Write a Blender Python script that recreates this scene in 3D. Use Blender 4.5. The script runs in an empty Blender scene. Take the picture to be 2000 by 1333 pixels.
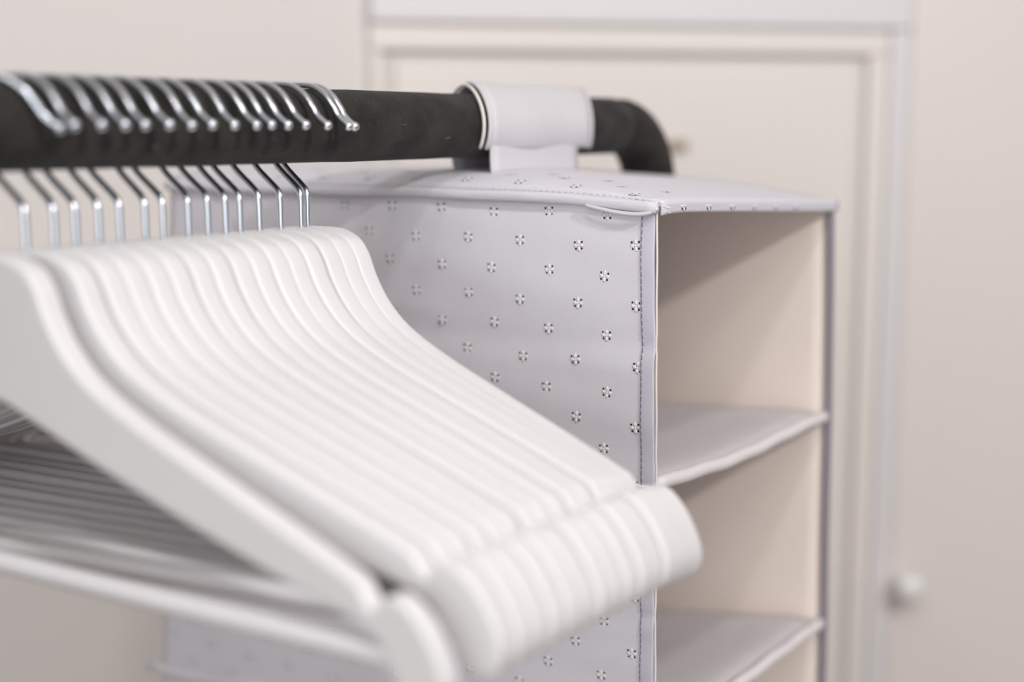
import bpy, bmesh, math, random
from mathutils import Vector, Euler
random.seed(7)
SC = bpy.context.scene
COL = SC.collection
PI = math.pi
ZR = 1.70                      # height of the clothes rail axis; x runs along the rail, y away from it towards the back

# ------------------------------------------------------------------ camera
cd = bpy.data.cameras.new('camera'); cam = bpy.data.objects.new('camera', cd); COL.objects.link(cam)
cam.location = (-0.6511, -0.5100, ZR)
cam.rotation_euler = (math.radians(90 - 8.607), 0, math.radians(35.1 - 90))
cd.lens = 50; cd.sensor_width = 36; cd.clip_start = 0.01
cd.dof.use_dof = True; cd.dof.focus_distance = 0.755; cd.dof.aperture_fstop = 2.45; cd.dof.aperture_blades = 0
SC.camera = cam

# ------------------------------------------------------------------ world, lamps, exposure
w = bpy.data.worlds.new('room_light'); SC.world = w; w.use_nodes = True
w.node_tree.nodes['Background'].inputs[0].default_value = (1.0, 0.978, 0.965, 1)
w.node_tree.nodes['Background'].inputs[1].default_value = 0.22

def disk_lamp(name, loc, target, size, power, color):
    l = bpy.data.lights.new(name, 'AREA'); l.shape = 'DISK'; l.size = size; l.energy = power; l.color = color
    o = bpy.data.objects.new(name, l); COL.objects.link(o); o.location = loc
    o.rotation_euler = (Vector(target) - Vector(loc)).to_track_quat('-Z', 'Y').to_euler()
    return o
# two ceiling downlights in front of the rail, three small ones, and a large soft fill light added behind the camera on the left
disk_lamp('ceiling_lamp', (-0.62, -2.05, ZR + 1.10), (0, 0, ZR - .1), 0.16, 27.0, (1.0, 0.985, 0.975))
disk_lamp('ceiling_lamp', (-0.60, -0.66, ZR + 1.00), (0, 0, ZR - .1), 0.12, 3.2, (0.97, 0.98, 1.0))
disk_lamp('spot_lamp', (-0.15, -1.20, ZR + 1.00), (0, 0, ZR), 0.07, 1.2, (0.93, 0.95, 1.0))
disk_lamp('spot_lamp', (-1.30, -1.00, ZR + 1.00), (0, 0, ZR), 0.07, 1.2, (0.93, 0.95, 1.0))
disk_lamp('spot_lamp', (-1.05, -0.30, ZR + 1.00), (0, 0, ZR), 0.07, 0.9, (1.0, 0.96, 0.94))
fill_lamp = disk_lamp('window_daylight', (-2.65, -1.10, ZR + 0.05), (0, 0, ZR - .1), 2.8, 31.5, (0.95, 0.97, 1.0))
fill_lamp.data.shape = 'RECTANGLE'; fill_lamp.data.size_y = 2.0

vs = SC.view_settings
vs.view_transform = 'Standard'; vs.look = 'None'; vs.gamma = 1; vs.use_curve_mapping = False
vs.exposure = 0.16
SC.cycles.max_bounces = 6; SC.cycles.diffuse_bounces = 4; SC.cycles.glossy_bounces = 3

# ------------------------------------------------------------------ helpers
def srgb(r, g, b):
    f = lambda c: ((c/255)/12.92 if c/255 <= .04045 else (((c/255)+.055)/1.055)**2.4)
    return (f(r), f(g), f(b), 1)

def mat(name, col, rough=.6, metal=0, spec=.5, noise=None, bump=None):
    m = bpy.data.materials.new(name); m.use_nodes = True
    nt = m.node_tree; b = nt.nodes['Principled BSDF']
    b.inputs['Base Color'].default_value = col; b.inputs['Roughness'].default_value = rough
    b.inputs['Metallic'].default_value = metal; b.inputs['Specular IOR Level'].default_value = spec
    tc = nt.nodes.new('ShaderNodeTexCoord')
    if noise:
        sc, amt = noise
        n = nt.nodes.new('ShaderNodeTexNoise'); n.inputs['Scale'].default_value = sc; n.inputs['Detail'].default_value = 5
        nt.links.new(tc.outputs['Object'], n.inputs['Vector'])
        mx = nt.nodes.new('ShaderNodeMix'); mx.data_type = 'RGBA'
        mx.inputs[6].default_value = tuple(c*(1-amt) for c in col[:3]) + (1,)
        mx.inputs[7].default_value = tuple(min(1, c*(1+amt)) for c in col[:3]) + (1,)
        nt.links.new(n.outputs['Fac'], mx.inputs[0]); nt.links.new(mx.outputs[2], b.inputs['Base Color'])
    if bump:
        sc, st, dist = bump
        n2 = nt.nodes.new('ShaderNodeTexNoise'); n2.inputs['Scale'].default_value = sc; n2.inputs['Detail'].default_value = 4
        nt.links.new(tc.outputs['Object'], n2.inputs['Vector'])
        bp = nt.nodes.new('ShaderNodeBump'); bp.inputs['Strength'].default_value = st; bp.inputs['Distance'].default_value = dist
        nt.links.new(n2.outputs['Fac'], bp.inputs['Height']); nt.links.new(bp.outputs['Normal'], b.inputs['Normal'])
    return m

def fabric(name, c_hi, c_lo, axes='YZ', period=.00062, rough=.85):
    m = bpy.data.materials.new(name); m.use_nodes = True
    nt = m.node_tree; N = nt.nodes; L = nt.links; b = N['Principled BSDF']
    b.inputs['Roughness'].default_value = rough; b.inputs['Specular IOR Level'].default_value = .25
    b.inputs['Sheen Weight'].default_value = .15
    tc = N.new('ShaderNodeTexCoord')
    outs = []
    for ax in axes:
        wv = N.new('ShaderNodeTexWave'); wv.wave_type = 'BANDS'; wv.bands_direction = ax
        wv.inputs['Scale'].default_value = 2*PI/20/period; wv.inputs['Distortion'].default_value = .6
        wv.inputs['Detail'].default_value = 2; wv.inputs['Detail Scale'].default_value = .12
        L.new(tc.outputs['Object'], wv.inputs['Vector']); outs.append(wv.outputs['Fac'])
    ad = N.new('ShaderNodeMath'); ad.operation = 'ADD'; L.new(outs[0], ad.inputs[0]); L.new(outs[1], ad.inputs[1])
    hf = N.new('ShaderNodeMath'); hf.operation = 'MULTIPLY'; hf.inputs[1].default_value = .5; L.new(ad.outputs[0], hf.inputs[0])
    nz = N.new('ShaderNodeTexNoise'); nz.inputs['Scale'].default_value = 60; nz.inputs['Detail'].default_value = 6
    L.new(tc.outputs['Object'], nz.inputs['Vector'])
    mm = N.new('ShaderNodeMix'); mm.data_type = 'FLOAT'; mm.inputs[0].default_value = .3
    L.new(hf.outputs[0], mm.inputs[2]); L.new(nz.outputs['Fac'], mm.inputs[3])
    mx = N.new('ShaderNodeMix'); mx.data_type = 'RGBA'
    mx.inputs[6].default_value = c_lo; mx.inputs[7].default_value = c_hi
    L.new(mm.outputs[0], mx.inputs[0]); L.new(mx.outputs[2], b.inputs['Base Color'])
    bp = N.new('ShaderNodeBump'); bp.inputs['Strength'].default_value = .25; bp.inputs['Distance'].default_value = .0002
    L.new(hf.outputs[0], bp.inputs['Height']); L.new(bp.outputs['Normal'], b.inputs['Normal'])
    return m

M = {}
M['wall'] = mat('wall_paint', srgb(227, 221, 217), .75, noise=(3, .015), bump=(220, .06, .001))
M['ceil'] = mat('ceiling_paint', srgb(244, 242, 240), .8, noise=(5, .01))
M['trim'] = mat('trim_paint', srgb(231, 228, 228), .4, noise=(6, .01))
M['cream'] = mat('cream_door_paint', srgb(239, 231, 225), .45, noise=(4, .012), bump=(90, .04, .001))
M['slab'] = mat('slab_door_paint', srgb(237, 227, 222), .5, noise=(4, .012))
M['knob'] = mat('knob_gloss', srgb(240, 238, 235), .15)
M['latch'] = mat('latch_brass', srgb(178, 162, 140), .4, metal=.6)
M['floor'] = mat('floor_carpet', srgb(122, 102, 86), .95, noise=(120, .12), bump=(400, .5, .003))
M['hanger'] = mat('hanger_lacquer', srgb(226, 223, 223), .36, noise=(25, .012), bump=(160, .03, .0006))
M['wire'] = mat('hook_steel', (.76, .80, .86, 1), .20, metal=1)
M['bar'] = mat('bar_lacquer', srgb(222, 219, 220), .4, noise=(20, .015))
M['fab'] = fabric('lilac_cotton', srgb(232, 228, 233), srgb(206, 203, 210))
M['fabtop'] = fabric('lilac_cotton_top', srgb(222, 219, 225), srgb(202, 199, 206), axes='XY')
M['fabshelf'] = fabric('shelf_cotton', srgb(212, 205, 208), srgb(194, 187, 190), axes='XY', period=.0009)
M['fabfront'] = fabric('lilac_cotton_front', srgb(222, 219, 225), srgb(200, 197, 205), axes='XZ')
M['shelfhem'] = fabric('shelf_hem_cotton', srgb(230, 223, 224), srgb(216, 208, 210), axes='XZ', period=.0009)
M['strap'] = fabric('strap_cotton', srgb(214, 211, 214), srgb(201, 197, 200), axes='XZ', period=.0009)
M['hem'] = fabric('hem_cotton', srgb(210, 207, 217), srgb(192, 189, 201))
M['binding'] = mat('grey_binding', srgb(142, 135, 143), .85, noise=(400, .06))
M['piping'] = mat('cream_edge', srgb(228, 220, 214), .8, noise=(300, .05))
M['lining'] = mat('beige_lining', srgb(237, 223, 212), .9, noise=(500, .05), bump=(900, .25, .0005))
M['white_thread'] = mat('white_thread', srgb(240, 237, 237), .7, bump=(2500, .2, .0002))
M['hole'] = mat('eyelet_dark', srgb(38, 26, 26), .9)
M['stitch'] = mat('blue_thread', srgb(96, 96, 126), .8)

def foam_mat():
    m = bpy.data.materials.new('black_foam'); m.use_nodes = True
    nt = m.node_tree; N = nt.nodes; L = nt.links; b = N['Principled BSDF']
    b.inputs['Roughness'].default_value = .85; b.inputs['Specular IOR Level'].default_value = .3
    b.inputs['Sheen Weight'].default_value = .06; b.inputs['Sheen Roughness'].default_value = .5
    tc = N.new('ShaderNodeTexCoord')
    n1 = N.new('ShaderNodeTexNoise'); n1.inputs['Scale'].default_value = 55; n1.inputs['Detail'].default_value = 6
    n2 = N.new('ShaderNodeTexNoise'); n2.inputs['Scale'].default_value = 1500; n2.inputs['Detail'].default_value = 3
    mp = N.new('ShaderNodeMapping'); mp.inputs['Scale'].default_value = (70, 900, 220); mp.inputs['Rotation'].default_value = (.3, .2, .5)
    n3 = N.new('ShaderNodeTexNoise'); n3.inputs['Scale'].default_value = 1.0; n3.inputs['Detail'].default_value = 2
    for n in (n1, n2): L.new(tc.outputs['Object'], n.inputs['Vector'])
    L.new(tc.outputs['Object'], mp.inputs['Vector']); L.new(mp.outputs[0], n3.inputs['Vector'])
    r1 = N.new('ShaderNodeValToRGB'); r1.color_ramp.elements[0].color = srgb(30, 28, 26); r1.color_ramp.elements[1].color = srgb(56, 52, 49)
    r1.color_ramp.elements[0].position = .35; r1.color_ramp.elements[1].position = .75
    L.new(n1.outputs['Fac'], r1.inputs[0])
    r2 = N.new('ShaderNodeValToRGB'); r2.color_ramp.elements[0].position = .66; r2.color_ramp.elements[1].position = .76   # lint specks
    L.new(n2.outputs['Fac'], r2.inputs[0])
    r3 = N.new('ShaderNodeValToRGB'); r3.color_ramp.elements[0].position = .72; r3.color_ramp.elements[1].position = .80   # scuffs
    L.new(n3.outputs['Fac'], r3.inputs[0])
    mxm = N.new('ShaderNodeMath'); mxm.operation = 'MAXIMUM'; L.new(r2.outputs[0], mxm.inputs[0]); L.new(r3.outputs[0], mxm.inputs[1])
    ml = N.new('ShaderNodeMath'); ml.operation = 'MULTIPLY'; ml.inputs[1].default_value = .75; L.new(mxm.outputs[0], ml.inputs[0])
    mx = N.new('ShaderNodeMix'); mx.data_type = 'RGBA'; mx.inputs[7].default_value = srgb(122, 114, 108)
    L.new(ml.outputs[0], mx.inputs[0]); L.new(r1.outputs[0], mx.inputs[6]); L.new(mx.outputs[2], b.inputs['Base Color'])
    bp = N.new('ShaderNodeBump'); bp.inputs['Strength'].default_value = .5; bp.inputs['Distance'].default_value = .0005
    L.new(n2.outputs['Fac'], bp.inputs['Height']); L.new(bp.outputs['Normal'], b.inputs['Normal'])
    return m
M['foam'] = foam_mat()

def mesh_obj(name, verts, faces, mats, parent=None, smooth=True, fmat=None, fix=True):
    me = bpy.data.meshes.new(name); me.from_pydata([tuple(v) for v in verts], [], faces)
    if not isinstance(mats, (list, tuple)): mats = [mats]
    for m in mats: me.materials.append(m)
    if fmat:
        for p, i in zip(me.polygons, fmat): p.material_index = i
    if fix:
        bm = bmesh.new(); bm.from_mesh(me); bmesh.ops.recalc_face_normals(bm, faces=bm.faces[:]); bm.to_mesh(me); bm.free()
    if smooth:
        for p in me.polygons: p.use_smooth = True
    me.update()
    o = bpy.data.objects.new(name, me); COL.objects.link(o)
    if parent is not None: o.parent = parent
    return o

def empty(name, loc, label, cat, group=None):
    o = bpy.data.objects.new(name, None); COL.objects.link(o); o.location = loc
    o['label'] = label; o['category'] = cat
    if group: o['group'] = group
    o.empty_display_size = .05
    return o

def spline(pts, n=6):
    """Catmull-Rom through the points, n samples for each span."""
    P = [Vector(p) for p in pts]; out = []
    for i in range(len(P)-1):
        a = P[i-1] if i > 0 else P[0]*2-P[1]
        b, c = P[i], P[i+1]
        d = P[i+2] if i+2 < len(P) else P[-1]*2-P[-2]
        for k in range(n):
            t = k/n
            out.append(.5*((2*b)+(c-a)*t+(2*a-5*b+4*c-d)*t*t+(3*b-a-3*c+d)*t**3))
    out.append(P[-1]); return out

def tube(path, r, seg=10, cap=True):
    P = [Vector(p) for p in path]; n = len(P)
    rad = r if isinstance(r, (list, tuple)) else [r]*n
    T = [(P[min(i+1, n-1)]-P[max(i-1, 0)]).normalized() for i in range(n)]
    up = Vector((0, 0, 1)) if abs(T[0].z) < .9 else Vector((1, 0, 0))
    N = (up - T[0]*up.dot(T[0])).normalized()
    V, F = [], []
    for i in range(n):
        N = (N - T[i]*N.dot(T[i])).normalized(); B = T[i].cross(N)
        for k in range(seg):
            a = 2*PI*k/seg; V.append(P[i]+(N*math.cos(a)+B*math.sin(a))*rad[i])
    for i in range(n-1):
        for k in range(seg):
            F.append((i*seg+k, i*seg+(k+1) % seg, (i+1)*seg+(k+1) % seg, (i+1)*seg+k))
    if cap:
        F.append(tuple(range(seg-1, -1, -1))); F.append(tuple((n-1)*seg+k for k in range(seg)))
    return V, F

def lathe(prof, seg=32):
    """profile (r, h) turned round +z, closed at both ends"""
    V, F = [], []
    for r, h in prof:
        for k in range(seg):
            a = 2*PI*k/seg; V.append(Vector((r*math.cos(a), r*math.sin(a), h)))
    for i in range(len(prof)-1):
        for k in range(seg): F.append((i*seg+k, i*seg+(k+1) % seg, (i+1)*seg+(k+1) % seg, (i+1)*seg+k))
    F.append(tuple(range(seg-1, -1, -1))); F.append(tuple((len(prof)-1)*seg+k for k in range(seg)))
    return V, F

def bbox(x0, x1, y0, y1, z0, z1, bev=.002, seg=2):
    bm = bmesh.new(); bmesh.ops.create_cube(bm, size=1)
    for v in bm.verts:
        v.co = Vector((x0+(v.co.x+.5)*(x1-x0), y0+(v.co.y+.5)*(y1-y0), z0+(v.co.z+.5)*(z1-z0)))
    if bev: bmesh.ops.bevel(bm, geom=bm.edges[:], offset=bev, segments=seg, affect='EDGES', profile=.5)
    bm.verts.index_update()
    V = [v.co.copy() for v in bm.verts]; F = [tuple(v.index for v in f.verts) for f in bm.faces]; bm.free()
    return V, F

def sheet(fn, nu, nv, th, nrm=None):
    """thin cloth: fn(u,v)->Vector, thickness th along the averaged normal; closed mesh"""
    G = [[fn(i/nu, j/nv) for j in range(nv+1)] for i in range(nu+1)]
    V, F = [], []
    W = nv+1
    for sgn in (0, 1):
        for i in range(nu+1):
            for j in range(nv+1):
                p = G[i][j]
                du = G[min(i+1, nu)][j]-G[max(i-1, 0)][j]; dv = G[i][min(j+1, nv)]-G[i][max(j-1, 0)]
                n = du.cross(dv).normalized()
                V.append(p + n*th*(sgn-.5))
    o = (nu+1)*W
    for i in range(nu):
        for j in range(nv):
            a = i*W+j
            F.append((a, a+1, a+W+1, a+W)); F.append((o+a, o+a+W, o+a+W+1, o+a+1))
    for i in range(nu):
        a = i*W; F.append((a, a+W, o+a+W, o+a)); a = i*W+nv; F.append((a, o+a, o+a+W, a+W))
    for j in range(nv):
        a = j; F.append((a, o+a, o+a+1, a+1)); a = nu*W+j; F.append((a, a+1, o+a+1, o+a))
    return V, F

def off(VF, d):
    d = Vector(d); return [v+d for v in VF[0]], VF[1]

# ------------------------------------------------------------------ the room: a wall with a fitted cupboard door
WU = Vector((.7325, -.6807, 0)); WN = Vector((-.6807, -.7325, 0)); WQ = Vector((.5107, .3065, 0))
WANG = math.atan2(WU.y, WU.x)
def struct(name, VF, m, parent=None, on_wall=True, smooth=False):
    # wall pieces are modelled in wall space: x along the wall, -y out of it, z up (heights given from the rail axis)
    o = mesh_obj(name, VF[0], VF[1], m, parent, smooth)
    if parent is None:
        o['kind'] = 'structure'
        if on_wall: o.location = WQ; o.rotation_euler = (0, 0, WANG)
    return o
def wz(z): return z+ZR
BH = 1.14
struct('wall_back', bbox(-1.9, 1.6, 0, .10, 0, ZR+BH, 0), M['wall'])
struct('floor', bbox(-7, 5, -7, 5, -.05, 0, 0), M['floor'], on_wall=False)
struct('ceiling', bbox(-4, 2.2, -4, 2.2, ZR+1.14, ZR+1.2, 0), M['ceil'], on_wall=False)
d1 = struct('door_1', bbox(-.1165, .3610, -.007, -.0005, .06, wz(.0620), .0025), M['cream'])
struct('latch', bbox(.150, .178, -.013, -.0075, wz(-.025), wz(-.014), .002), M['latch'], d1)
# frame round the cupboard door: inner strips, then a thicker outer architrave with a header
struct('trim_1', bbox(-.1405, .3942, -.012, -.0005, wz(.0715), wz(.0965), .003), M['cream'])
struct('trim_2', bbox(.3728, .3942, -.012, -.0005, 0, wz(.0713), .003), M['cream'])
struct('trim_3', bbox(-.1405, -.1280, -.012, -.0005, 0, wz(.0713), .003), M['cream'])
struct('trim_4', bbox(.3945, .4170, -.018, -.0005, 0, wz(.0968), .004), M['trim'])
struct('trim_5', bbox(-.1405, .4170, -.018, -.0005, wz(.0972), wz(.175), .004), M['trim'])
d2 = struct('door_2', bbox(.4180, .98, -.016, -.0005, .06, wz(.60), .003), M['slab'])
V, F = lathe([(.0085, 0), (.0085, .004), (.006, .008), (.0065, .014), (.0125, .018), (.0165, .025), (.0165, .031), (.0125, .037), (.006, .0395), (.001, .040)], 28)
V = [Vector((v.x+.4280, -.0160-v.z, v.y+wz(-.4900))) for v in V]
struct('knob', (V, F), M['knob'], d2, smooth=True)

# ------------------------------------------------------------------ clothes rack: foam covered rail, elbow and uprights
RR = .0188
rack = empty('clothes_rack', (-.40, 0, 0), 'black foam-padded clothes rack rail carrying the white hangers and fabric organizer', 'clothes rack')
def rel(VF, root): return off(VF, -Vector(root.location))
XJ = .196; BR = .046; XP = XJ+.004+BR; XL = -1.05
pts = [(XL+.05+(XJ-.006-XL-.05)*i/58, 0, ZR) for i in range(59)]+[(XJ-.0025, 0, ZR), (XJ, 0, ZR)]
rad = [RR*(1+.012*math.sin(i*1.7)*math.sin(i*.6)) for i in range(61)]; rad[-1] = RR*.84; rad[-2] = RR*.97; rad[0] = RR*.96
V, F = rel(tube(pts, rad, 40), rack)
mesh_obj('rail_sleeve', V, F, M['foam'], rack)
def elbow(x0, sx):
    p = [(x0+sx*.0004, 0, ZR), (x0+sx*.0032, 0, ZR)]
    for k in range(1, 15):
        a = PI/2*k/14; p.append((x0+sx*(.004+BR*math.sin(a)), 0, ZR-BR*(1-math.cos(a))))
    p += [(x0+sx*(.004+BR), 0, ZR-BR-.02*k) for k in range(1, 4)]
    r = [RR*.84, RR*.97]+[RR]*(len(p)-3)+[RR*.97]
    return rel(tube(p, r, 36), rack)
mesh_obj('elbow_sleeve', *elbow(XJ, 1), M['foam'], rack)
mesh_obj('elbow_sleeve', *elbow(XL+.05, -1), M['foam'], rack)
for xp in (XP, XL+.05-.004-BR):
    V, F = rel(tube([(xp, 0, .03), (xp, 0, .5), (xp, 0, ZR-BR-.055)], RR*.92, 28), rack)
    mesh_obj('upright', V, F, M['foam'], rack)
    V, F = rel(tube([(xp, -.24, .016), (xp, -.2, .016), (xp, .2, .016), (xp, .24, .016)], .016, 20), rack)
    mesh_obj('foot_bar', V, F, M['foam'], rack)

# ------------------------------------------------------------------ hangers
HT = .0119
half = [(0, -.0516), (.009, -.0516), (.0175, -.0524), (.0273, -.0562), (.0338, -.0637), (.0389, -.0751), (.0471, -.0875), (.0603, -.0995),
        (.0828, -.1116), (.1139, -.1249), (.158, -.1431), (.1845, -.1543), (.1905, -.1574), (.1938, -.1625), (.1965, -.1655),
        (.1995, -.1628), (.2045, -.1595), (.2120, -.1620), (.2203, -.1710), (.2266, -.1839), (.2272, -.1925), (.2240, -.1985), (.2175, -.2000),
        (.2090, -.1950), (.2040, -.1860), (.1985, -.1765), (.1850, -.1700), (.1560, -.1617), (.1166, -.1496), (.0800, -.1372), (.0590, -.1297), (.0300, -.1185), (.0130, -.1120), (0, -.1095)]
h = spline([(p[0], p[1], 0) for p in half], 4)
loop = [(p.x, p.y) for p in h] + [(-p.x, p.y) for p in reversed(h[1:-1])]
def hanger_body():
    n = len(loop); nr = []
    for i in range(n):
        a = Vector(loop[i-2]); c = Vector(loop[(i+2) % n]); t = (c-a)
        t.normalize(); nr.append(Vector((t.y, -t.x)))          # clockwise outline: inward is the right hand side
    cen = Vector((0, -.08)); b = Vector(loop[0])
    s = 1 if nr[0].dot(cen-b) > 0 else -1
    r = .0016; hx = HT/2
    rings = [(hx, r+.0010), (hx, r+.0001)]
    for k in range(1, 5):
        a = PI/2*k/4; rings.append((hx-r+r*math.cos(a), r-r*math.sin(a)))
    rings += [(-x, i) for x, i in reversed(rings)]
    V, F = [], []
    for x, ins in rings:
        for i in range(n):
            p = Vector(loop[i])+nr[i]*s*ins; V.append(Vector((x*(1-.15*min(1, abs(p.x)/.19)), p.x, p.y)))
    for j in range(len(rings)-1):
        for i in range(n):
            F.append((j*n+i, j*n+(i+1) % n, (j+1)*n+(i+1) % n, (j+1)*n+i))
    tip = max(range(len(h)), key=lambda i: h[i].x); m = len(h)-1
    mirror = lambda i: (2*m-i) % n
    for j, fl in ((0, 1), (len(rings)-1, 0)):                # flat faces: ladders between the upper and lower outline
        o = j*n
        for side in (0, 1):
            ix = (lambda i: i) if side == 0 else mirror
            a, b = 0, m
            while a < tip or b > tip:
                if b <= tip or (a < tip and loop[a+1][0] <= loop[b-1][0]):
                    t = (ix(a), ix(a+1), ix(b)); a += 1
                else:
                    t = (ix(a), ix(b-1), ix(b)); b -= 1
                if len(set(t)) == 3: F.append(tuple(o+q for q in t))
    return V, F
HB = .2                         # the hanger's origin lies this far under the rail axis
def up(VF): return off(VF, (0, 0, HB))
proto_body = hanger_body()
hook_pts = [(0, -.058), (0, -.046), (.0000, -.0365), (.0014, -.0326), (.0045, -.0296), (.0159, -.0204), (.0205, -.0130), (.0228, -.0040), (.0222, .0040), (.0190, .0110), (.0120, .0178),
            (.0060, .0203), (0, .02055), (-.0100, .0195), (-.0180, .0152), (-.0232, .0095), (-.0262, .0052), (-.0295, .0022), (-.0325, .0004)]
hp = [(0, p.x, p.y) for p in spline([(a, b, 0) for a, b in hook_pts], 4)]
hook_vf = tube(hp, .0016, 12)
def ball(c, r, seg=14, ring=8):
    V, F = lathe([(max(1e-5, r*math.sin(PI*k/ring)), -r*math.cos(PI*k/ring)) for k in range(ring+1)], seg)
    return off((V, F), c)
ball_vf = ball((0, -.0333, -.0003), .0023)
bar_vf = tube([(0, -.2085, -.1830), (0, -.2, -.1830), (0, -.1, -.1832), (0, .1, -.1832), (0, .2, -.1830), (0, .2085, -.1830)], .0048, 20)

stems = [-.2985, -.2808, -.2664, -.2553, -.2431, -.2315, -.2167, -.2065, -.1909, -.1787, -.1675, -.1577, -.1448, -.1294, -.1141, -.1088]
bodies = stems[:]
for _ in range(200):            # bodies keep clear of each other; a hook may sit a little off its body's middle
    for i in range(len(bodies)-1):
        g = bodies[i+1]-bodies[i]
        if g < HT+.0003:
            e = (HT+.0003-g)/2; bodies[i] -= e; bodies[i+1] += e
NAMES = ['white wooden hanger nearest the camera, its whole broad flat face in view'] + \
        ['%s white wooden hanger from the camera, in the row on the black rail' % o for o in ('second', 'third', 'fourth', 'fifth', 'sixth', 'seventh', 'eighth')] + \
        ['%s white wooden hanger from the fabric organizer, in the row on the black rail' % o for o in ('eighth', 'seventh', 'sixth', 'fifth', 'fourth', 'third', 'second')] + \
        ['white wooden hanger nearest the fabric organizer, last of the row']
first = None
for i, (sx, bx) in enumerate(zip(stems, bodies)):
    root = empty('clothes_hanger', (bx, 0, ZR-HB), NAMES[i], 'hanger', 'white hangers on the black rail')
    # the front arms are pushed together, so each body turns a little about its hook; most also tip up slightly at the front
    tipx = (-.2810, -.2565)[i] if i < 2 else -.2455+(.2455-.1050)*(i-2)/13
    yaw = math.asin((tipx-bx)/.21)
    tilt = (.014, -.018, -.022)[i] if i < 3 else (-.022+.004*math.sin(i*2.4) if i < 13 else (-.016, -.006, .002)[i-13])
    rot = Euler((tilt, 0, yaw)); root.rotation_euler = rot
    root.location = Vector((bx, 0, ZR))-rot.to_matrix() @ Vector((0, 0, HB))
    if first is None:
        b_ = mesh_obj('hanger_body', *up(proto_body), M['hanger'], root)
        r_ = mesh_obj('trouser_bar', *up(bar_vf), M['bar'], root)
        k_ = mesh_obj('hook', *up(hook_vf), M['wire'], root)
        t_ = mesh_obj('ball_tip', *up(ball_vf), M['wire'], k_)
        first = (b_, r_, k_, t_); ks = [k_]
        k_['label'] = 'bent chrome wire hook'
    else:
        for part in first[:3]:
            c = part.copy(); COL.objects.link(c); c.parent = root
            if part is first[2]:
                t = first[3].copy(); COL.objects.link(t); t.parent = c; k_ = c
    k_.location.x = sx-bx
    k_.rotation_euler.z = .38 if i == 0 else -yaw*.6+.03*math.sin(i*2.9)

# ------------------------------------------------------------------ hanging fabric organizer
OZ = ZR-.95
org = empty('hanging_organizer', (.115, .04, OZ), 'lilac-grey eyelet fabric hanging organizer with open compartments strapped over the rail', 'organizer')
O0 = Vector(org.location)
def part(name, VF, m, parent=None, smooth=True, fmat=None, kind=None, label=None):
    V = [Vector((v.x, v.y, v.z+ZR))-O0 for v in VF[0]]
    o = mesh_obj(name, V, VF[1], m, parent or org, smooth, fmat)
    if kind: o['kind'] = kind
    if label: o['label'] = label
    return o
lerp = lambda a, b, t: a+(b-a)*t
def yf(z): return -.1437-.0125*max(0, -z-.04)                 # front edge of the sides
def yb(z): return .226+.075*min(.4, max(0, -z-.04))           # back edge flares out downwards
SEAM = [(-.0385, -.0385), (-.1925, -.2120), (-.3360, -.3860), (-.4800, -.5300), (-.6240, -.6700), (-.7680, -.8100), (-.910, -.945)]
def seam(k, t): return lerp(SEAM[k][0], SEAM[k][1], t)
def crease(d, wdt): return math.exp(-(d/wdt)**2)
def px(t, k, s):
    """outer face of the near side: t front->back, k compartment, s down the compartment"""
    x = -.0021*abs(math.sin(2*PI*s))**.8*(.3+.7*math.sin(PI*min(1, t*1.1+.0))**.5)*(1 if s < .5 else .8)
    z = lerp(seam(k, t), seam(k+1, t), s)
    x += .00055*crease(s-(.5+.02*math.sin(t*9)), .022) - .00035*crease(s-.56, .03)
    x += .00035*math.sin(17*t+23*s+k)*math.sin(9*s-5*t+1.3*k) + .0002*math.sin(40*t-12*s+k*2)
    x += .0006*crease(t-.62-.2*s, .05)*math.sin(PI*s)
    return x
def near_point(t, k, s):
    z = lerp(seam(k, t), seam(k+1, t), s)
    return Vector((px(t, k, s), lerp(yf(z), yb(z), t), z))
def near_fn(u, v):
    q = v*6; k = min(5, int(q)); return near_point(u, k, q-k)
side = part('side_panel', sheet(near_fn, 60, 150, .0012), M['fab'], label='lilac-grey cotton side with white eyelet flowers')
lin = part('lining', sheet(lambda u, v: near_fn(.004+u*.992, v)+Vector((.0018, 0, 0)), 30, 90, .0012), M['lining'], side, label='beige inner lining')

def invert(y, z):
    """panel parameters of a point (y, z)"""
    t = (y-yf(z))/(yb(z)-yf(z))
    for k in range(6):
        if seam(k+1, t) <= z <= seam(k, t)+1e-6: return t, k, (seam(k, t)-z)/(seam(k, t)-seam(k+1, t))
    return t, 0, 0
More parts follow.
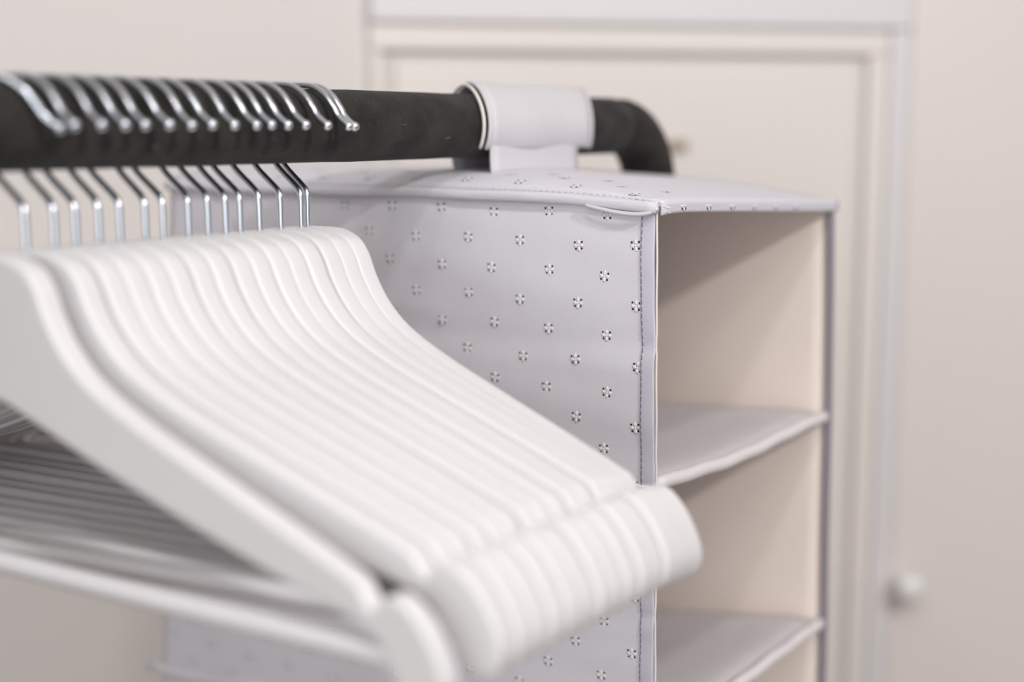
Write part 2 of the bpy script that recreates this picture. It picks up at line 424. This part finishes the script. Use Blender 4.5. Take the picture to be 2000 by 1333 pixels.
# eyelet flower: four raised petals of white thread and four dark discs coloured as the shade inside its small holes, in the local yz plane facing -x
def motif_mesh():
    V, F, fm = [], [], []
    def blob(cy, cz, ry, rz, hgt, mi, seg=8):
        o = len(V)
        for k in range(seg):
            a = 2*PI*k/seg; V.append(Vector((0, cy+ry*math.cos(a), cz+rz*math.sin(a))))
        for k in range(seg):
            a = 2*PI*k/seg; V.append(Vector((-hgt, cy+.62*ry*math.cos(a), cz+.62*rz*math.sin(a))))
        for k in range(seg):
            F.append((o+k, o+(k+1) % seg, o+seg+(k+1) % seg, o+seg+k)); fm.append(mi)
        F.append(tuple(o+seg+k for k in range(seg))); fm.append(mi)
        F.append(tuple(o+k for k in range(seg-1, -1, -1))); fm.append(mi)
    e = .001
    blob(0, 1.9*e, 1.0*e, 1.5*e, .07*e, 0); blob(0, -1.9*e, .95*e, 1.5*e, .07*e, 0)
    blob(-1.9*e, -.05*e, 1.35*e, .85*e, .07*e, 0); blob(1.9*e, -.05*e, 1.35*e, .85*e, .07*e, 0)
    blob(0, 0, .8*e, .8*e, .05*e, 0)
    for cy, cz in ((-2.25, 1.75), (2.25, 1.75), (-1.85, -1.75), (1.85, -1.75)): blob(cy*e, cz*e, .66*e, .62*e, .11*e, 1, 8)
    me = bpy.data.meshes.new('eyelet_flower'); me.from_pydata(V, [], F)
    me.materials.append(M['white_thread']); me.materials.append(M['hole'])
    for p, i in zip(me.polygons, fm): p.material_index = i; p.use_smooth = (i == 0)
    me.update(); return me
MOT = motif_mesh()
def motif(parent, loc, rot=(0, 0, 0), sc=(1, 1, 1)):
    o = bpy.data.objects.new('eyelet_flower', MOT); COL.objects.link(o); o.parent = parent
    o.location = Vector((loc[0], loc[1], loc[2]+ZR))-O0; o.rotation_euler = rot; o.scale = sc
count = 0
rest = []
for j in range(27):
    for b in (0, 1):
        z = -.0468-.0321*j-b*.0163
        for i in range(-1, 12):
            y = -.1152+.0371*i-b*.0190
            y += .0010*math.sin(3.1*i+1.7*j+b); zz = z+.0009*math.sin(2.3*i-1.1*j+2*b)-.010*max(0, y)*max(0, -z-.1)*4
            if y < yf(zz)+.006 or y > yb(zz)-.006 or zz < -.90: continue
            t, k, s = invert(y, zz)
            if zz < -.45: rest.append((px(t, k, s)-.00075, y, zz)); continue
            motif(side, (px(t, k, s)-.00075, y, zz), (random.uniform(-.12, .12), 0, 0)); count += 1

V, F, fm = [], [], []           # the flowers below the hangers, out of the photograph's frame, in one piece
for c in rest:
    o = len(V); V += [Vector(v.co)+Vector(c) for v in MOT.vertices]
    for p in MOT.polygons: F.append(tuple(o+i for i in p.vertices)); fm.append(p.material_index)
part('lower_eyelet_flowers', (V, F), [M['white_thread'], M['hole']], side, fmat=fm, kind='stuff')
# front edge of the near side: folded hem, a cream edge line and a row of blue stitches
def hem_fn(u, v):
    q = v*6; k = min(5, int(q)); s = q-k
    p = near_point(0, k, s)
    wv = .00012*math.sin(s*23+k)+.0005*crease(s-.49, .02)-.0004*crease(s-.93, .015)
    return Vector((px(u*.022, k, s)-.0010+.0006*(u-.5)**2+.2*wv, lerp(p.y-.0006+wv, p.y+.0078, u), p.z))
part('front_hem', sheet(hem_fn, 8, 300, .0006), M['hem'], side, label='folded lilac hem of the side')
ep = []
for i in range(241):
    q = i/240*6; k = min(5, int(q)); s = q-k; p = near_point(0, k, s)
    wv = .00012*math.sin(s*23+k)+.0005*crease(s-.49, .02)-.0004*crease(s-.93, .015)
    ep.append((.0002, p.y-.0010+wv, p.z))
part('edge_piping', tube(ep, .0006, 8), M['piping'], side, label='thin cream edge')
V, F = [], []
n = 250
for i in range(n):
    q0 = (i+.12)/n*6; q1 = (i+.82)/n*6
    k = min(5, int(q0)); k1 = min(5, int(q1))
    a = near_point(.0185, k, q0-k); b = near_point(.0185, k1, q1-k1)
    jy = random.uniform(-.0002, .0002)
    v, f = tube([a+Vector((-.0012, jy, 0)), (a+b)/2+Vector((-.00145, 0, 0)), b+Vector((-.0012, -jy, 0))], .00021, 5)
    o = len(V); V += v; F += [tuple(o+c for c in g) for g in f]
part('hem_stitching', (V, F), M['stitch'], side, kind='stuff', label='row of blue stitches')

# seams on the near side where the shelves are sewn in: thin folded lips
for k in range(1, 6):
    pth = []
    for i in range(41):
        t = -.003+1.012*i/40; p = near_point(max(0, min(1, t)), k, 0)
        fl = .010*max(0, (t-.93)/.07)**2
        pth.append((p.x-.0012-fl*.3, lerp(yf(p.z), yb(p.z), t)+fl*.5, p.z+.0012*math.sin(i*.5)+fl*.3))
    part('seam_lip', tube(pth, [.0012+.0030*max(0, (i/40-.85)/.15) for i in range(41)], 8), M['fab'], side)

# the far side: beige inside, lilac outside, bowed inwards in the middle to pass the upright
def fx(t, z):
    b = .2365-.004*crease(z+.04, .05)
    return b-.0150*math.sin(PI*min(1, max(0, t*1.15+.02)))**1.0
def far_fn(u, v):
    q = v*6; k = min(5, int(q)); s = q-k
    z = lerp(seam(k, u)-.006*(1-v), seam(k+1, u), s) if k == 0 else lerp(seam(k, u), seam(k+1, u), s)
    return Vector((fx(u, z)-.0012*math.sin(PI*s), lerp(yf(z)+.0005, yb(z), u), z-.006*(1 if k == 0 and s < .01 else 0)))
far = part('side_panel', sheet(lambda u, v: far_fn(u, v)+Vector((.0015, 0, 0)), 30, 90, .0010), M['fab'])
part('lining', sheet(far_fn, 30, 90, .0012), M['lining'], far, label='beige inner lining')
part('edge_binding', tube([far_fn(0, j/120)+Vector((-.0006, -.0012, 0)) for j in range(121)], .0027, 10), M['binding'], far, label='dark grey-lilac edge binding')
# back
def back_fn(u, v):
    q = v*6; k = min(5, int(q)); z = lerp(seam(k, 1), seam(k+1, 1), q-k)
    return Vector((lerp(.0005, fx(1, z), u), yb(z)-.001+.003*math.sin(PI*u), z))
part('back_panel', sheet(back_fn, 12, 60, .0015), M['lining'])
# shelves, each with a padded front roll
for k in range(1, 7):
    def shelf_fn(u, v, k=k):
        z = seam(k, v); y = lerp(yf(z)+.004, yb(z)-.002, v)
        sag = -.003*math.sin(PI*u)*(1-.3*v) + .0006*math.sin(9*u+3*v+k)
        return Vector((lerp(.0012, fx(v, z)-.0015, u), y, z+.0035+sag-.004*max(0, 1-v/.05)**2))
    sh = part('shelf', sheet(shelf_fn, 16, 30, .0022), M['fabshelf'])
    pth = []
    for i in range(25):
        u = i/24; p = shelf_fn(u, 0)
        pth.append((lerp(.0016, fx(0, p.z)-.0006, u), yf(p.z)+.0015, p.z+.0012+.0004*math.sin(i*1.3)))
    V, F = tube(pth, .0040, 12)
    V = [Vector((v.x, v.y, v.z)) for v in V]
    # the roll is taller than deep
    part('shelf_hem', (V, F), M['shelfhem'], sh, label='paler rolled front edge')

# top: sheet that is drawn up under the strap, with a rolled hem along the near side and a band along the front
def top_z(x, y):
    g = min(1, max(.22, (y+.1445)/.10+.22))
    e = -.0368-.0030*max(0, (-.09-y)/.055)**1.5+.0078*g*(1-math.exp(-max(0, x)/.011))
    e -= .0085*max(0, min(1, x/.23))*max(0, min(1, (.06-y)/.20))+.002*max(0, x-.02)/.2
    lift = .0040*math.exp(-((x-.085)/.075)**2-((y-.0)/.075)**2)
    return e+lift
def top_fn(u, v):
    y = lerp(-.1445, .226, v); t = (y+.1437)/.3697
    x = lerp(-.0005, fx(max(0, min(1, t)), -.04)+.0015, u)
    wr = .0007*max(0, 1-abs(x-.008)/.02)*max(0, 1-(y+.1445)/.05)*math.sin((y+x*.6)*900)
    return Vector((x, y, top_z(x, y)+wr))
top = part('top_panel', sheet(top_fn, 24, 60, .0014), M['fabtop'])
for r in range(3):
    for i in range(10):
        x = .0085+.0172*r; y = -.1260+.0371*i+(.0185 if r % 2 else 0)
        if y > .215: continue
        z = top_z(x, y)
        s1 = (top_z(x+.003, y)-top_z(x-.003, y))/.006
        motif(top, (x, y, z+.0009), (0, PI/2-math.atan(s1), 0))
# rolled hem on the near side
def roll(y0, y1, n, fx_, fz_, rx, rz, seg=14):
    V, F = [], []
    for i in range(n+1):
        y = lerp(y0, y1, i/n); cx, cz = fx_(y), fz_(y)
        for k in range(seg):
            a = 2*PI*k/seg; c, s = math.cos(a), math.sin(a)
            V.append(Vector((cx+rx*math.copysign(abs(c)**.75, c), y, cz+rz*math.copysign(abs(s)**.85, s))))
    for i in range(n):
        for k in range(seg): F.append((i*seg+k, i*seg+(k+1) % seg, (i+1)*seg+(k+1) % seg, (i+1)*seg+k))
    F.append(tuple(range(seg))); F.append(tuple(n*seg+k for k in range(seg)))
    return V, F
hz = lambda y: top_z(0, y)-.0026+.0003*math.sin(y*70)
hx = lambda y: -.0024+.0004*math.sin(y*55+1)
part('side_hem', roll(-.1462, .228, 70, hx, hz, .0026, .0030), M['fabtop'], top, label='pale rolled hem along the side')
V, F = [], []
n = 90
for i in range(n):
    y0 = lerp(-.143, .22, (i+.15)/n); y1 = lerp(-.143, .22, (i+.75)/n)
    v, f = tube([(-.0006, y0, top_z(0, y0)+.0009), (-.0006, y1, top_z(0, y1)+.0009)], .00018, 5)
    o = len(V); V += v; F += [tuple(o+c for c in g) for g in f]
part('hem_stitching', (V, F), M['hem'], top, kind='stuff')
# loose end of the hem binding at the near corner, and a few frayed threads
lp = spline([(-.0046, -.1035, hz(-.1035)-.0022), (-.0052, -.112, hz(-.112)-.0031), (-.0055, -.124, hz(-.124)-.0042), (-.0054, -.135, hz(-.135)-.0042), (-.0044, -.1425, hz(-.1425)-.0028), (-.0025, -.1468, hz(-.146)-.0002)], 6)
part('loose_binding', tube(lp, [.0009+.0004*math.sin(PI*i/(len(lp)-1)) for i in range(len(lp))], 8), M['strap'], top, label='loose curled end of the hem binding')
V, F = [], []
for i in range(7):
    a = Vector((-.001+.0008*i, -.1462, top_z(0, -.144)-.001-.0004*i)); d = Vector((random.uniform(-.002, .004), -random.uniform(.0015, .0045), random.uniform(-.003, .0015)))
    v, f = tube(spline([a, a+d*.5+Vector((0, 0, .0006)), a+d], 4), .00016, 5); o = len(V); V += v; F += [tuple(o+c for c in g) for g in f]
part('frayed_threads', (V, F), M['white_thread'], top, kind='stuff', label='frayed white threads at the corner')
# band along the front of the top
def band_fn(u, v):
    x = lerp(.001, .2375, u); a = PI*.62*v; zt = top_z(x, -.1445)
    return Vector((x, -.1440-.0028*math.sin(min(PI/2, a)), zt+.0006-.0030*(1-math.cos(min(PI/2, a)))-.0042*max(0, v-.8)/.2))
fb = part('front_band', sheet(band_fn, 50, 14, .0011), M['fabfront'], top, label='folded band along the front of the top')
for i in range(6):
    x = .0240+.0290*i; motif(fb, (x, -.1474, top_z(x, -.1445)-.0030), (0, .25, PI/2), (1, 1, .9))

# strap: wrapped over the rail, two flaps down to the top sheet
SR = RR+.0016
def wrap_pts(r, a0, a1, n): return [(r*math.cos(lerp(a0, a1, i/n)), r*math.sin(lerp(a0, a1, i/n))) for i in range(n+1)]
def sx0(y): return .0330+.50*y
def sx1(y): return .1530+1.05*y
sec = wrap_pts(SR+.0014, math.radians(-38), math.radians(218), 34)       # from the back, over the top, to the front
sec = [(y*1.06, z*1.0+(.0022*max(0, z/SR)**4)) for y, z in sec]
def strap_fn(u, v):
    f = v*(len(sec)-1); i = min(len(sec)-2, int(f)); y = lerp(sec[i][0], sec[i+1][0], f-i); z = lerp(sec[i][1], sec[i+1][1], f-i)
    x = lerp(sx0(y), sx1(y), u)
    s = 1+.03*math.sin(3*u*PI+1)*math.sin(v*5)
    return Vector((x, y*s, z*s))
st = part('strap', sheet(strap_fn, 14, 34, .0016), M['strap'], label='pale fabric strap looped over the rail')
for e, u in ((0, 0.0), (1, 1.0)):
    part('strap_edge', tube([strap_fn(u, j/40)*1.0+Vector(((-.0006, .0006)[e], 0, 0)) for j in range(41)], .0013, 8), M['strap'], st)
part('strap_edge', tube([strap_fn(-.045, j/40)*.955 for j in range(41)], .0010, 8), M['piping'], st)
for fy, x0, x1 in ((-.0195, .0272, .1195), (.0225, .0470, .170)):
    def flap(u, v, fy=fy, x0=x0, x1=x1):
        x = lerp(x0, x1, u); zb = top_z(x, fy)-.0002
        return Vector((x, fy+(.0025*math.sin(PI*v)*(1 if fy > 0 else .3)), lerp(-.006, zb, v)))
    part('strap_flap', sheet(flap, 12, 8, .0016), M['strap'], st)
    part('flap_edge', tube([flap(0, j/8) for j in range(9)], .0011, 8), M['hem'] if fy > 0 else M['strap'], st)
print('motifs', count)
